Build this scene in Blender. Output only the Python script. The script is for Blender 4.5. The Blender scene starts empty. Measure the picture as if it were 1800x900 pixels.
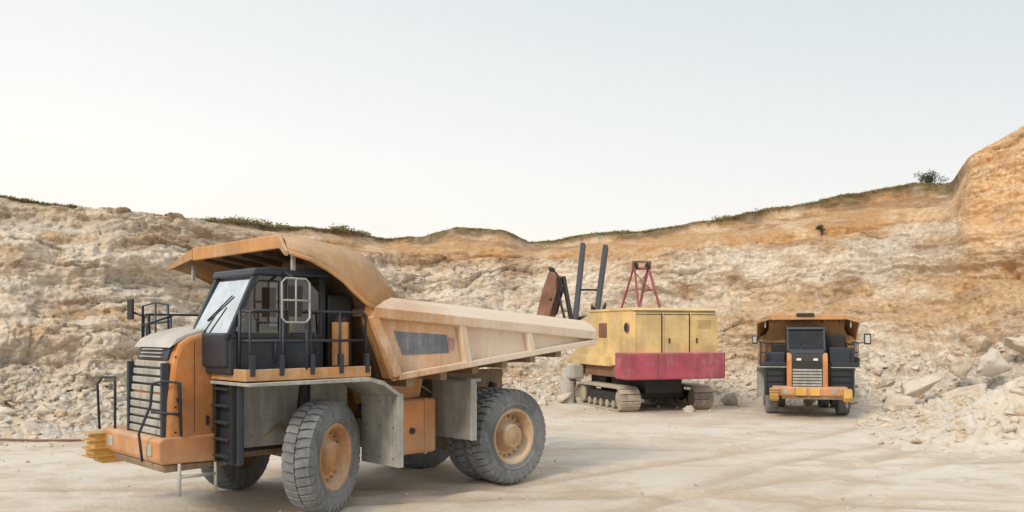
import bpy, bmesh, math, random
import numpy as np
from mathutils import Vector, Matrix, noise as mnoise
random.seed(7); rng=np.random.default_rng(7)
scene=bpy.context.scene
R=math.radians

# ---------------------------------------------------------------- camera
cam_d=bpy.data.cameras.new("camera"); cam=bpy.data.objects.new("camera",cam_d)
scene.collection.objects.link(cam); scene.camera=cam
cam.location=(0,0,3.1); cam.rotation_euler=(R(90),0,0)
cam_d.sensor_width=36; cam_d.lens=30; cam_d.shift_y=0.075
cam_d.clip_end=3000; cam_d.clip_start=0.1

# ---------------------------------------------------------------- light
SUN_AZ=R(214)
SUN_EL=R(34)
sd=bpy.data.lights.new("sun","SUN"); sun=bpy.data.objects.new("sun",sd); scene.collection.objects.link(sun)
sd.energy=2.1; sd.angle=R(14); sd.color=(1,.87,.69)
frm=Vector((math.sin(SUN_AZ)*math.cos(SUN_EL),math.cos(SUN_AZ)*math.cos(SUN_EL),math.sin(SUN_EL)))
sun.rotation_euler=frm.to_track_quat('Z','Y').to_euler()

w=bpy.data.worlds.new("World"); scene.world=w; w.use_nodes=True
nt=w.node_tree; nt.nodes.clear()
out=nt.nodes.new("ShaderNodeOutputWorld"); bg=nt.nodes.new("ShaderNodeBackground")
sky=nt.nodes.new("ShaderNodeTexSky"); sky.sky_type='NISHITA'; sky.sun_disc=False
sky.sun_elevation=SUN_EL; sky.sun_rotation=SUN_AZ; sky.dust_density=4; sky.air_density=1.2
tc=nt.nodes.new("ShaderNodeTexCoord"); sep=nt.nodes.new("ShaderNodeSeparateXYZ")
nt.links.new(tc.outputs["Generated"],sep.inputs[0])
rampL=nt.nodes.new("ShaderNodeValToRGB"); rampR=nt.nodes.new("ShaderNodeValToRGB")
def setramp(r,stops):
    e=r.color_ramp.elements
    while len(e)>len(stops): e.remove(e[-1])
    while len(e)<len(stops): e.new(0.5)
    for el,(p,c) in zip(e,stops): el.position=p; el.color=(*c,1)
setramp(rampL,[(0.0,(1.0,.925,.81)),(.10,(1.0,.955,.875)),(.2,(1.0,.98,.94)),(.36,(.85,.88,.885)),(1,(.82,.85,.89))])
setramp(rampR,[(0.0,(1.0,.93,.85)),(.10,(.95,.92,.88)),(.22,(.79,.825,.835)),(.36,(.66,.725,.75)),(1,(.80,.83,.88))])
nt.links.new(sep.outputs[2],rampL.inputs[0]); nt.links.new(sep.outputs[2],rampR.inputs[0])
mr=nt.nodes.new("ShaderNodeMapRange"); mr.inputs[1].default_value=-.45; mr.inputs[2].default_value=.55
nt.links.new(sep.outputs[0],mr.inputs[0])
mx=nt.nodes.new("ShaderNodeMix"); mx.data_type='RGBA'
nt.links.new(mr.outputs[0],mx.inputs[0]); nt.links.new(rampL.outputs[0],mx.inputs[6]); nt.links.new(rampR.outputs[0],mx.inputs[7])
sc_=nt.nodes.new("ShaderNodeVectorMath"); sc_.operation='SCALE'; sc_.inputs[3].default_value=10.6
nt.links.new(mx.outputs[2],sc_.inputs[0])
mx2=nt.nodes.new("ShaderNodeMix"); mx2.data_type='RGBA'; mx2.inputs[0].default_value=.95
nt.links.new(sky.outputs[0],mx2.inputs[6]); nt.links.new(sc_.outputs[0],mx2.inputs[7])
nt.links.new(mx2.outputs[2],bg.inputs[0]); bg.inputs[1].default_value=.1
nt.links.new(bg.outputs[0],out.inputs[0])
scene.view_settings.view_transform='Standard'; scene.view_settings.look='None'; scene.view_settings.exposure=0

# ---------------------------------------------------------------- numpy noise
def h3(ix,iy,iz,seed=0):
    h=(ix.astype(np.int64)*374761393+iy.astype(np.int64)*668265263+iz.astype(np.int64)*1274126177+seed*974634777)&0xFFFFFFFF
    h=((h^(h>>13))*1274126177)&0xFFFFFFFF
    h=((h^(h>>16))*2246822519)&0xFFFFFFFF
    h=h^(h>>15)
    return (h&0xFFFFFF)/float(0xFFFFFF)
def vn(x,y,z,seed=0):
    ix=np.floor(x);iy=np.floor(y);iz=np.floor(z)
    fx=x-ix;fy=y-iy;fz=z-iz
    fx=fx*fx*(3-2*fx);fy=fy*fy*(3-2*fy);fz=fz*fz*(3-2*fz)
    r=0
    for a in (0,1):
        for b in (0,1):
            for c in (0,1):
                wgt=(fx if a else 1-fx)*(fy if b else 1-fy)*(fz if c else 1-fz)
                r=r+wgt*h3(ix+a,iy+b,iz+c,seed)
    return r*2-1
def fbm(x,y,z,o=4,seed=0):
    r=0;a=1;t=0
    for i in range(o):
        r=r+a*vn(x,y,z,seed+i*13);t+=a;a*=.5;x=x*2.03+5.1;y=y*2.03+1.7;z=z*2.03+9.2
    return r/t
def vor(x,y,z,seed=0):
    ix=np.floor(x);iy=np.floor(y);iz=np.floor(z)
    best=np.full(x.shape,9.0);sec=np.full(x.shape,9.0);val=np.zeros(x.shape)
    for a in (-1,0,1):
        for b in (-1,0,1):
            for c in (-1,0,1):
                jx=ix+a;jy=iy+b;jz=iz+c
                d=np.sqrt((jx+h3(jx,jy,jz,seed+1)-x)**2+(jy+h3(jx,jy,jz,seed+2)-y)**2+(jz+h3(jx,jy,jz,seed+3)-z)**2)
                v=h3(jx,jy,jz,seed+4)
                m=d<best
                sec=np.where(m,best,np.minimum(sec,d)); val=np.where(m,v,val); best=np.where(m,d,best)
    return best,sec-best,val
def sst(a,b,x):
    t=np.clip((x-a)/(b-a),0,1); return t*t*(3-2*t)

# ---------------------------------------------------------------- node helpers
def newmat(name):
    m=bpy.data.materials.new(name); m.use_nodes=True; n=m.node_tree
    b=n.nodes["Principled BSDF"]; return m,n,b
def N(n,t,**k):
    x=n.nodes.new(t)
    for a,b in k.items(): setattr(x,a,b)
    return x
def noise(n,vec,scale,detail=6,rough=.6,dist=0):
    x=N(n,"ShaderNodeTexNoise"); x.inputs["Scale"].default_value=scale; x.inputs["Detail"].default_value=detail
    x.inputs["Roughness"].default_value=rough; x.inputs["Distortion"].default_value=dist
    if vec is not None: n.links.new(vec,x.inputs["Vector"])
    return x.outputs["Fac"]
def maprange(n,s,a,b,c=0,d=1,smooth=True):
    x=N(n,"ShaderNodeMapRange"); x.interpolation_type='SMOOTHSTEP' if smooth else 'LINEAR'
    n.links.new(s,x.inputs[0])
    for i,v in enumerate((a,b,c,d)): x.inputs[i+1].default_value=v
    return x.outputs[0]
def math_(n,op,a,b):
    x=N(n,"ShaderNodeMath",operation=op)
    for i,v in enumerate((a,b)):
        if isinstance(v,(int,float)): x.inputs[i].default_value=v
        else: n.links.new(v,x.inputs[i])
    return x.outputs[0]
def mix(n,f,a,b,blend='MIX'):
    x=N(n,"ShaderNodeMix",data_type='RGBA',blend_type=blend)
    for i,v in ((0,f),(6,a),(7,b)):
        if isinstance(v,(int,float)): x.inputs[i].default_value=v
        elif isinstance(v,tuple): x.inputs[i].default_value=(*v,1)
        else: n.links.new(v,x.inputs[i])
    return x.outputs[2]
def bump(n,b,h,strength=.3,dist=.02):
    x=N(n,"ShaderNodeBump"); x.inputs["Strength"].default_value=strength; x.inputs["Distance"].default_value=dist
    n.links.new(h,x.inputs["Height"]); n.links.new(x.outputs[0],b.inputs["Normal"])
def objco(n,scale=None):
    t=N(n,"ShaderNodeTexCoord").outputs["Object"]
    if scale is None: return t
    m=N(n,"ShaderNodeMapping"); m.inputs["Scale"].default_value=scale; n.links.new(t,m.inputs[0]); return m.outputs[0]

DUST=(.60,.51,.39)
def paint(name,base,dust=.4,rough=.5,metal=0,dcol=DUST,grad=None,scratch=.55,low=None):
    m,n,b=newmat(name); co=objco(n)
    big=noise(n,co,1.3,6,.65); fine=noise(n,co,22,4,.7); st=noise(n,objco(n,(5,5,.55)),1.6,5,.7)
    geo=N(n,"ShaderNodeNewGeometry"); s=N(n,"ShaderNodeSeparateXYZ"); n.links.new(geo.outputs["Normal"],s.inputs[0])
    up=maprange(n,s.outputs[2],.2,.9,0,.55)
    tot=math_(n,'ADD',math_(n,'MULTIPLY',big,.55),math_(n,'MULTIPLY',st,.45))
    tot=math_(n,'ADD',tot,math_(n,'MULTIPLY',math_(n,'SUBTRACT',fine,.5),.22))
    f=maprange(n,tot,.62-dust*.4,.80-dust*.25,0.02+dust*.22,.35+dust*.5)
    f=math_(n,'ADD',f,math_(n,'MULTIPLY',up,.3+dust))
    so=N(n,"ShaderNodeSeparateXYZ"); n.links.new(co,so.inputs[0])
    if grad:
        g=maprange(n,so.outputs[0],grad[0],grad[1],0,grad[2]); f=math_(n,'ADD',f,g)
    if low:
        g=maprange(n,so.outputs[2],low[0],low[1],low[2],0); f=math_(n,'ADD',f,math_(n,'MULTIPLY',g,maprange(n,big,.3,.6,.4,1)))
    f2=N(n,"ShaderNodeClamp"); n.links.new(f,f2.inputs[0]); f2.inputs[2].default_value=.93
    dk=tuple(c*.62 for c in base); c1=mix(n,maprange(n,noise(n,co,.8,4),.35,.65),dk,base)
    col=mix(n,f2.outputs[0],c1,dcol)
    scr=maprange(n,noise(n,objco(n,(3,3,3)),6,6,.8),.64,.69,0,scratch)
    col=mix(n,scr,col,(.10,.075,.05))
    rn=maprange(n,noise(n,objco(n,(9,9,.7)),1.4,5,.75),.60,.72,0,scratch*.6)
    col=mix(n,rn,col,tuple(c*.35 for c in base))
    n.links.new(col,b.inputs["Base Color"]); b.inputs["Metallic"].default_value=metal
    n.links.new(maprange(n,f2.outputs[0],0,.7,rough,.88),b.inputs["Roughness"])
    bump(n,b,math_(n,'ADD',fine,math_(n,'MULTIPLY',big,1.5)),.18,.012); return m
M={}
M['orange']=paint("orange_paint",(.56,.19,.028),.28,.45,low=(.9,1.7,.30))
M['orange2']=paint("faded_orange_paint",(.58,.25,.06),.46,.55,dcol=(.60,.48,.34))
M['bed']=paint("bed_paint",(.60,.29,.095),.52,.6,dcol=(.74,.64,.53),grad=(-1.4,-3.6,.64))
M['canopy']=paint("canopy_paint",(.46,.215,.065),.50,.6,dcol=(.56,.42,.28))
M['under_shade']=paint("canopy_shaded_underside",(.15,.085,.045),.35,.8,dcol=(.24,.165,.11))  # canopy colour darkened, painting in the shade beneath the canopy
M['slate']=paint("slate_paint",(.016,.026,.044),.08,.4,dcol=(.22,.23,.24))
M['dark']=paint("black_steel",(.012,.013,.016),.15,.55,dcol=(.20,.185,.16))
M['grey']=paint("dusty_grey_plate",(.28,.29,.28),.55,.7,dcol=(.62,.59,.52))
M['frame']=paint("chassis_paint",(.20,.115,.055),.6,.7,dcol=(.44,.36,.26))
M['rim']=paint("rim_paint",(.56,.32,.13),.6,.6,dcol=(.64,.54,.42))
M['rimo']=paint("front_rim_paint",(.55,.22,.05),.55,.6,dcol=(.60,.48,.35))
M['tyre']=paint("tyre_rubber",(.115,.125,.14),.55,.85,dcol=(.34,.35,.35),scratch=0.1)
M['yellow']=paint("yellow_paint",(.76,.42,.07),.25,.5)
M['houseyel']=paint("faded_yellow_paint",(.80,.56,.23),.42,.6,dcol=(.70,.59,.42))
M['red']=paint("crimson_paint",(.42,.05,.10),.34,.6,dcol=(.56,.33,.31))
M['redf']=paint("gantry_paint",(.30,.04,.07),.36,.6,dcol=(.40,.24,.22))
M['rust']=paint("rusty_steel",(.22,.09,.06),.4,.8,dcol=(.40,.28,.20))
M['smudge']=paint("worn_decal_slate",(.10,.125,.165),.46,.6,dcol=(.44,.41,.39))
M['pink']=paint("worn_decal_pink",(.50,.17,.20),.60,.6,dcol=(.64,.52,.46))
M['light']=paint("pale_steel",(.50,.50,.49),.2,.4)
M['palestone']=paint("dusty_drum",(.42,.42,.40),.6,.7,dcol=(.62,.58,.52))
M['track']=paint("crawler_steel",(.18,.15,.12),.7,.8,dcol=(.60,.53,.43))
def simple(name,c,rough=.5,metal=0,**k):
    m,n,b=newmat(name); b.inputs["Base Color"].default_value=(*c,1); b.inputs["Roughness"].default_value=rough
    b.inputs["Metallic"].default_value=metal
    co=objco(n); bump(n,b,noise(n,co,9,3),.05,.005)
    return m
M['seat']=simple("seat_fabric",(.50,.42,.22),.8)
M['lamp']=simple("lamp_lens",(.8,.8,.78),.1)
def glass(name,alpha,gl):
    m=bpy.data.materials.new(name); m.use_nodes=True; n=m.node_tree; n.nodes.clear()
    o=N(n,"ShaderNodeOutputMaterial"); t=N(n,"ShaderNodeBsdfTransparent"); g=N(n,"ShaderNodeBsdfGlossy")
    t.inputs[0].default_value=(alpha,alpha*1.02,alpha*1.03,1); g.inputs[0].default_value=(.95,.97,.98,1); g.inputs["Roughness"].default_value=.06
    co=N(n,"ShaderNodeTexCoord").outputs["Object"]; f=maprange(n,noise(n,co,3,5),.3,.7,gl*.85,gl*1.1)
    s=N(n,"ShaderNodeMixShader"); n.links.new(f,s.inputs[0]); n.links.new(t.outputs[0],s.inputs[1]); n.links.new(g.outputs[0],s.inputs[2])
    n.links.new(s.outputs[0],o.inputs[0]); return m
M['glass']=glass("side_glass",.6,.09); M['wind']=glass("windshield_glass",.5,.90); M['dglass']=glass("dark_glass",.12,.07)

# ---------------------------------------------------------------- mesh helpers
def link(o,parent=None):
    scene.collection.objects.link(o)
    if parent is not None: o.parent=parent
    return o
def mobj(name,v,f,mat,parent=None,smooth=False,bevel=0,solid=0,fix=True):
    me=bpy.data.meshes.new(name); me.from_pydata([tuple(p) for p in v],[],f)
    if fix:
        bm=bmesh.new(); bm.from_mesh(me); bmesh.ops.recalc_face_normals(bm,faces=bm.faces); bm.to_mesh(me); bm.free()
    me.materials.append(M[mat] if isinstance(mat,str) else mat)
    if smooth:
        me.polygons.foreach_set("use_smooth",[True]*len(me.polygons))
    o=bpy.data.objects.new(name,me); link(o,parent)
    if solid:
        s=o.modifiers.new("s","SOLIDIFY"); s.thickness=solid; s.offset=0
    if bevel:
        b=o.modifiers.new("b","BEVEL"); b.width=bevel; b.segments=2; b.limit_method='ANGLE'; b.angle_limit=R(35)
    return o
def boxdata(x0,x1,y0,y1,z0,z1):
    v=[(x0,y0,z0),(x1,y0,z0),(x1,y1,z0),(x0,y1,z0),(x0,y0,z1),(x1,y0,z1),(x1,y1,z1),(x0,y1,z1)]
    f=[(0,3,2,1),(4,5,6,7),(0,1,5,4),(1,2,6,5),(2,3,7,6),(3,0,4,7)]
    return v,f
def box(name,x0,x1,y0,y1,z0,z1,mat,parent,bevel=.015):
    v,f=boxdata(min(x0,x1),max(x0,x1),min(y0,y1),max(y0,y1),min(z0,z1),max(z0,z1)); return mobj(name,v,f,mat,parent,bevel=bevel)
def boxes(name,lst,mat,parent,bevel=.01):
    V=[];F=[]
    for b in lst:
        v,f=boxdata(*b); k=len(V); V+=v; F+=[tuple(i+k for i in q) for q in f]
    return mobj(name,V,F,mat,parent,bevel=bevel)
def prism(name,poly,y0,y1,mat,parent,bevel=.015):
    n=len(poly); v=[(a,y0,b) for a,b in poly]+[(a,y1,b) for a,b in poly]
    f=[tuple(range(n)),tuple(range(2*n-1,n-1,-1))]+[(i,(i+1)%n,n+(i+1)%n,n+i) for i in range(n)]
    return mobj(name,v,f,mat,parent,bevel=bevel)
def beamdata(a,b,wd,ht):
    a=Vector(a);b=Vector(b);d=(b-a).normalized(); up=Vector((0,0,1)) if abs(d.z)<.95 else Vector((1,0,0))
    s=d.cross(up).normalized(); u=s.cross(d)
    V=[]
    for p in (a,b):
        for i,j in ((-1,-1),(1,-1),(1,1),(-1,1)): V.append(p+s*i*wd/2+u*j*ht/2)
    return V,[(0,1,2,3),(7,6,5,4),(0,4,5,1),(1,5,6,2),(2,6,7,3),(3,7,4,0)]
def beams(name,lst,mat,parent,bevel=.006):
    V=[];F=[]
    for a,b,wd,ht in lst:
        v,f=beamdata(a,b,wd,ht); k=len(V); V+=v; F+=[tuple(i+k for i in q) for q in f]
    return mobj(name,V,F,mat,parent,bevel=bevel)
def tubes(name,paths,r,mat,parent,n=8):
    V=[];F=[]
    for p in paths:
        rr=r
        if isinstance(p,tuple) and isinstance(p[1],float) and isinstance(p[0],list): p,rr=p
        P=[Vector(q) for q in p]; k0=len(V); ref=None
        for i,q in enumerate(P):
            d=(P[min(i+1,len(P)-1)]-P[max(i-1,0)]).normalized()
            if ref is None:
                ref=Vector((0,0,1)) if abs(d.z)<.8 else Vector((1,0,0))
            s=d.cross(ref).normalized(); u=s.cross(d).normalized(); ref=u
            sc=1
            if 0<i<len(P)-1:
                c=max(.5,math.sqrt(max(0,(1+(P[i]-P[i-1]).normalized().dot((P[i+1]-P[i]).normalized()))/2))); sc=min(1.4,1/c)
            for j in range(n):
                a=2*math.pi*j/n; V.append(q+(s*math.cos(a)+u*math.sin(a))*rr*sc)
        for i in range(len(P)-1):
            for j in range(n):
                a=k0+i*n+j;b=k0+i*n+(j+1)%n; F.append((a,b,b+n,a+n))
        F.append(tuple(k0+j for j in range(n))[::-1]); F.append(tuple(k0+(len(P)-1)*n+j for j in range(n)))
    return mobj(name,V,F,mat,parent,smooth=False if n<6 else True)
def lathe(name,prof,mat,parent,seg=64,smooth=True):
    V=[];F=[];m=len(prof)
    for i in range(seg):
        a=2*math.pi*i/seg
        for y,r in prof: V.append((r*math.cos(a),y,r*math.sin(a)))
    for i in range(seg):
        for j in range(m-1):
            F.append((i*m+j,i*m+j+1,((i+1)%seg)*m+j+1,((i+1)%seg)*m+j))
    o=mobj(name,V,F,mat,parent,smooth=smooth)
    e=o.modifiers.new("e","EDGE_SPLIT"); e.split_angle=R(38)
    return o
def cyl(name,a,b,r,mat,parent,n=20):
    o=tubes(name,[([a,b],float(r))],r,mat,parent,n)
    e=o.modifiers.new("e","EDGE_SPLIT"); e.split_angle=R(38)
    return o

# ---------------------------------------------------------------- wheel (outer side = +Y local)
def wheel(name,parent,loc,rotz,Rr=.975,wd=.55,outer=1,hubcol='rim',lug=True,deep=.12):
    e=bpy.data.objects.new(name,None); link(e,parent); e.location=loc; e.rotation_euler=(0,random.uniform(0,.6),rotz+(0 if outer>0 else math.pi))
    h=wd/2; rr=Rr*.56
    prof=[(-h*.72,rr),(-h*.9,rr+.03),(-h*1.02,Rr*.72),(-h*1.0,Rr*.86),(-h*.88,Rr*.945),(-h*.6,Rr*.955),(0,Rr*.958),(h*.6,Rr*.955),(h*.88,Rr*.945),(h*1.0,Rr*.86),(h*1.02,Rr*.72),(h*.9,rr+.03),(h*.72,rr)]
    lathe("tyre",prof,'tyre',e,72)
    V=[];F=[];nl=38
    for i in range(nl):
        for side in (-1,1):
            a0=2*math.pi*(i+(.5 if side>0 else 0))/nl; da=2*math.pi/nl*.36
            pts=[(h*.04*side,-.9,1.0),(h*.52*side,-.5,1.0),(h*.90*side,-.35,.968),(h*1.01*side,-.2,.885)]
            k=len(V)
            for (y,sh,rf) in pts:
                for sgn in (-1,1):
                    a=a0+da*sgn*(1.0)+sh*da*1.1
                    for rad in (Rr*rf,Rr*(rf-.055)):
                        V.append((rad*math.cos(a),y,rad*math.sin(a)))
            for q in range(len(pts)-1):
                b=k+q*4;c=b+4
                F+=[(b,b+2,c+2,c),(b,c,c+1,b+1),(b+2,b+3,c+3,c+2)]
            F+=[(k,k+1,k+3,k+2),(k+12,k+14,k+15,k+13)]
    mobj("tread_lugs",V,F,'tyre',e,bevel=0)
    lathe("sidewall_ring",[(h*1.0,Rr*.66),(h*1.045,Rr*.67),(h*1.045,Rr*.69),(h*1.0,Rr*.70)],'tyre',e,64)
    d=deep
    rimp=[(-h*.8,rr),(h*.86,rr+.035),(h*.92,rr+.015),(h*.88,rr-.03),(h*.70,rr-.05),(h*.55,rr-.075),(h*.55-d*.5,rr-.10),(h*.5-d*.5,rr*.60),(h*.62-d*.3,rr*.50),(h*.80-d*.1,rr*.46),(h*.86,rr*.40),(h*.86,rr*.2),(h*.9,rr*.17),(h*.9,0.001)]
    lathe("rim",rimp,hubcol,e,56)
    V=[];F=[]
    for i in range(18):
        a=2*math.pi*i/18; r0=rr*.74; k=len(V); y0=h*.5-d*.5
        for yy in (y0-.02,y0+.05):
            for j in range(6):
                b=2*math.pi*j/6; V.append((r0*math.cos(a)+.022*math.cos(b),yy,r0*math.sin(a)+.022*math.sin(b)))
        F+=[tuple(k+6+j for j in range(6))]+[(k+j,k+(j+1)%6,k+6+(j+1)%6,k+6+j) for j in range(6)]
    mobj("wheel_nuts",V,F,'frame',e)
    return e

# ---------------------------------------------------------------- haul truck
def truck(name,loc,rot,scale,steer,second=False):
    bump_near=1.6 if second else 1.0
    T=bpy.data.objects.new(name,None); link(T); T.location=loc; T.rotation_euler=(0,0,rot); T.scale=(scale,)*3
    boxes("chassis_rails",[(-5.3,1.9,.42,.62,.95,1.45),(-5.3,1.9,-.62,-.42,.95,1.45),(-.9,-.6,-.42,.42,1.0,1.4),(-2.8,-2.5,-.42,.42,1.0,1.4),(1.2,1.7,-.42,.42,.9,1.4)],'frame',T,.02)
    cyl("front_axle",(0,-1.45,.95),(0,1.45,.95),.13,'frame',T)
    cyl("rear_axle",(-4.3,-1.4,.975),(-4.3,1.4,.975),.28,'frame',T,24)
    lathe_o=lathe("differential",[(-.5,.1),(-.42,.34),(-.2,.45),(.2,.45),(.42,.34),(.5,.1)],'frame',T,24); lathe_o.location=(-4.3,0,.95)
    box("engine",-.4,1.5,-.55,.7,1.05,2.3,'dark',T,.05)
    box("transmission",-2.4,-.9,-.35,.35,.85,1.5,'frame',T,.05)
    for s in (1,-1):
        cyl("suspension_strut",(.05,s*.98,.95),(-.05,s*.85,2.2),.13,'dark',T)
        cyl("hoist_cylinder",(-2.1,s*.78,1.0),(-2.9,s*.78,2.35),.13,'dark',T)
        cyl("rear_strut",(-4.7,s*.6,1.1),(-4.9,s*.6,2.0),.12,'dark',T)
    wheel("front_wheel_near",T,(0,1.6,.975),steer,outer=1,hubcol='rimo',deep=.16)
    wheel("front_wheel_far",T,(0,-1.6,.975),steer,outer=-1,hubcol='rimo')
    wheel("rear_wheel_outer_near",T,(-4.3,1.68,.975),0,wd=.52,outer=1,deep=.30)
    wheel("rear_wheel_inner_near",T,(-4.3,1.08,.975),0,wd=.52,outer=1)
    wheel("rear_wheel_outer_far",T,(-4.3,-1.68,.975),0,wd=.52,outer=-1,deep=.30)
    wheel("rear_wheel_inner_far",T,(-4.3,-1.08,.975),0,wd=.52,outer=-1)
    hp=[(2.42,1.35),(2.40,2.0),(2.33,2.62),(2.22,2.93),(2.08,3.03),(1.62,3.16),(1.62,1.35)]
    if second:
        hv0,hv1=-.98,.78
        prism("hood",[(2.30,1.35),(2.28,2.0),(2.22,2.62),(2.15,2.95),(1.62,3.16),(1.62,1.35)],hv0+.15,hv1-.15,'dark',T,.05)
        for (p0,p1) in ((hv0,hv0+.22),(hv1-.22,hv1)):
            prism("hood_fin",[(2.46,1.35),(2.44,2.0),(2.37,2.62),(2.22,2.90),(2.0,2.98),(1.9,1.35)],p0,p1,'orange',T,.04)
        prism("hood_cover",[(2.16,2.97),(1.60,3.19),(1.60,3.14),(2.14,2.92)],hv0+.15,hv1-.15,'slate',T,.01)
    else:
        hv0,hv1=-.68,.95
        prism("hood",hp,hv0,hv1,'orange',T,.06)
        prism("hood_cover",[(2.36,2.86),(2.25,3.0),(2.10,3.075),(1.60,3.21),(1.60,3.16),(2.1,3.02)],-.62,.88,'light',T,.01)
    def gu(z):
        for (u0,z0),(u1,z1) in zip(hp,hp[1:4]):
            if z0<=z<=z1: return u0+(u1-u0)*(z-z0)/(z1-z0)
        return 2.42
    g0,g1=(hv0+.25,hv1-.25) if second else (-.52,.78)
    go=-.08 if second else 0
    V=[];F=[]
    def addb(*b):
        k=len(V); v,f=boxdata(*b); V.extend(v); F.extend([tuple(i+k for i in q) for q in f])
    for i in range(9):
        z=1.50+i*.135; u=gu(z)+go
        if second and i>5: continue
        addb(u,u+.055,g0,g1,z-.035,z+.06)
    mobj("grille_slats",V,F,'grey',T,bevel=.012)
    boxes("grille_back",[(gu(1.4)-.02+go,gu(1.9)+.03+go,g0-.04,g1+.04,1.40,2.05),(2.33+go,2.375+go,g0-.04,g1+.04,2.05,2.62)],'dark',T,.01)
    if not second:
        boxes("grille_frame",[(2.36,2.48,.80,.88,1.36,2.62),(2.36,2.48,-.62,-.54,1.36,2.62)],'slate',T,.015)
        prism("grille_badge",[(2.30,2.66),(2.36,2.66),(2.28,2.90),(2.22,2.90)],-.50,.76,'slate',T,.01)
        boxes("grille_louvres",[(2.325-i*.015,2.385-i*.02,-.3+.0,.55,2.70+i*.06,2.72+i*.06) for i in range(3)],'light',T,.003)
        boxes("hood_hinges",[(1.75,1.80,.95,.975,1.6,1.75),(1.75,1.80,.95,.975,2.6,2.75),(2.2,2.28,.95,.975,2.0,2.06)],'dark',T,.005)
        boxes("hood_seam",[(1.98,1.990,.949,.952,1.5,2.95)],'dark',T,0)
        boxes("hood_bolts",[(u,u+.03,.95,.962,z,z+.03) for u in (1.68,2.28) for z in (1.5,1.9,2.3,2.7)],'dark',T,.004)
    else:
        boxes("marker_lamps",[(2.32,2.35,hv0+.42,hv0+.62,2.62,2.72),(2.32,2.35,hv1-.62,hv1-.42,2.62,2.72)],'lamp',T,.01)
    prism("bumper",[(2.52,1.02),(2.58,1.10),(2.58,1.38),(2.50,1.44),(1.28,1.44),(1.28,1.0)],-1.5-(.1 if second else 0),bump_near,'orange',T,.03)
    prism("bumper_lower",[(2.46,.88),(2.50,1.0),(1.40,.98),(1.42,.9)],-1.2,bump_near-.08,'frame',T,.02)
    prism("corner_step",[(2.62,.80),(2.80,.98),(2.74,1.34),(2.30,1.38),(2.25,.80)],-1.72,-1.35,'yellow',T,.03)
    boxes("step_treads",[(2.42,2.86,-1.74,-1.33,z,z+.025) for z in (.92,1.06,1.20,1.32)],'yellow',T,.005)
    if second:
        prism("corner_step_near",[(2.62,.80),(2.80,.98),(2.74,1.34),(2.30,1.38),(2.25,.80)],bump_near-.2,bump_near+.17,'yellow',T,.03)
        boxes("bumper_plates",[(2.58,2.66,-.6,-.15,1.06,1.40),(2.58,2.66,.0,.42,1.06,1.40)],'yellow',T,.02)
    boxes("headlamps",[(2.575,2.60,-1.2,-.95,1.14,1.32),(2.575,2.60,.5 if not second else .9,.75 if not second else 1.15,1.14,1.32)],'grey',T,.01)
    tubes("tow_bracket",[[(2.25,bump_near,1.02),(2.25,bump_near,.50)],[(1.65,bump_near,1.02),(1.65,bump_near,.52)],[(2.25,bump_near,.80),(1.65,bump_near,.80)]],.028,'light',T)
    if not second:
        tubes("front_handrails",[[(2.64,-1.45,1.4),(2.66,-1.5,2.2),(2.60,-1.42,2.32),(2.5,-1.15,2.32),(2.5,-1.1,2.2),(2.5,-1.1,1.42)],
        [(2.66,.55,1.05),(2.74,.62,1.5),(2.62,.78,1.95),(2.60,.80,2.30),(2.5,.98,2.34),(2.25,1.0,2.3),(2.22,1.0,1.45)],
        [(2.62,.80,1.85),(2.24,1.0,1.8)]],.022,'slate',T)
    for s in (1,-1):
        v0,v1=(.97,1.72) if s>0 else (-1.72,-.70)
        if second: v0,v1=(.85,1.95) if s>0 else (-1.95,-1.02)
        box("front_fender_plate",1.50,1.62,v0,v1,.98,2.36,'slate',T,.03)
        boxes("front_ladder",[(1.62,1.75,v0+.12,v1-.12,1.1+i*.27,1.13+i*.27) for i in range(5)]+[(1.62,1.70,v0+.08,v0+.12,1.0,2.4),(1.62,1.70,v1-.12,v1-.08,1.0,2.4)],'dark',T,.005)
        box("wheel_well_panel",-.95,1.5,s*.80,s*.92,1.15,2.32,'grey',T,.03)
        poly=[(1.72,2.27),(1.72,2.32),(-.50,2.34),(-.80,2.26),(-1.16,2.02),(-1.13,1.97),(-.78,2.19),(-.5,2.27)]
        prism("fender",poly,min(s*.95,s*2.28),max(s*.95,s*2.28),'grey',T,.008)
        box("front_mudguard",-1.17,-1.12,min(s*1.1,s*2.24),max(s*1.1,s*2.24),.72,2.0,'grey',T,.01)
        boxes("mudguard_edge",[(-1.22,-1.10,min(s*2.22,s*2.27),max(s*2.22,s*2.27),.72,2.02)],'grey',T,.01)
        boxes("mudguard_bolts",[(-1.12,-1.105,s*v_-.02,s*v_+.02,z,z+.04) for v_ in (1.3,1.7,2.1) for z in (.85,1.4,1.85)],'frame',T,.004)
        box("rear_mudguard",-3.06,-3.0,min(s*.9,s*2.1),max(s*.9,s*2.1),1.02,2.2,'grey',T,.01)
        boxes("rear_mudguard_bracket",[(-3.10,-2.96,min(s*2.06,s*2.11),max(s*2.06,s*2.11),1.02,2.2),(-3.4,-3.0,min(s*.8,s*1.9),max(s*.8,s*1.9),2.14,2.2)],'grey',T,.01)
        box("fuel_tank" if s>0 else "hydraulic_tank",-2.55,-1.42,min(s*.75,s*1.56),max(s*.75,s*1.56),.80,1.84,'orange',T,.07)
        prism("tank_bracket",[(-1.25,1.75),(-2.35,1.86),(-2.45,2.3),(-1.35,2.4),(-1.15,2.1)],min(s*.68,s*1.3),max(s*.68,s*1.3),'orange2',T,.03)
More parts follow.
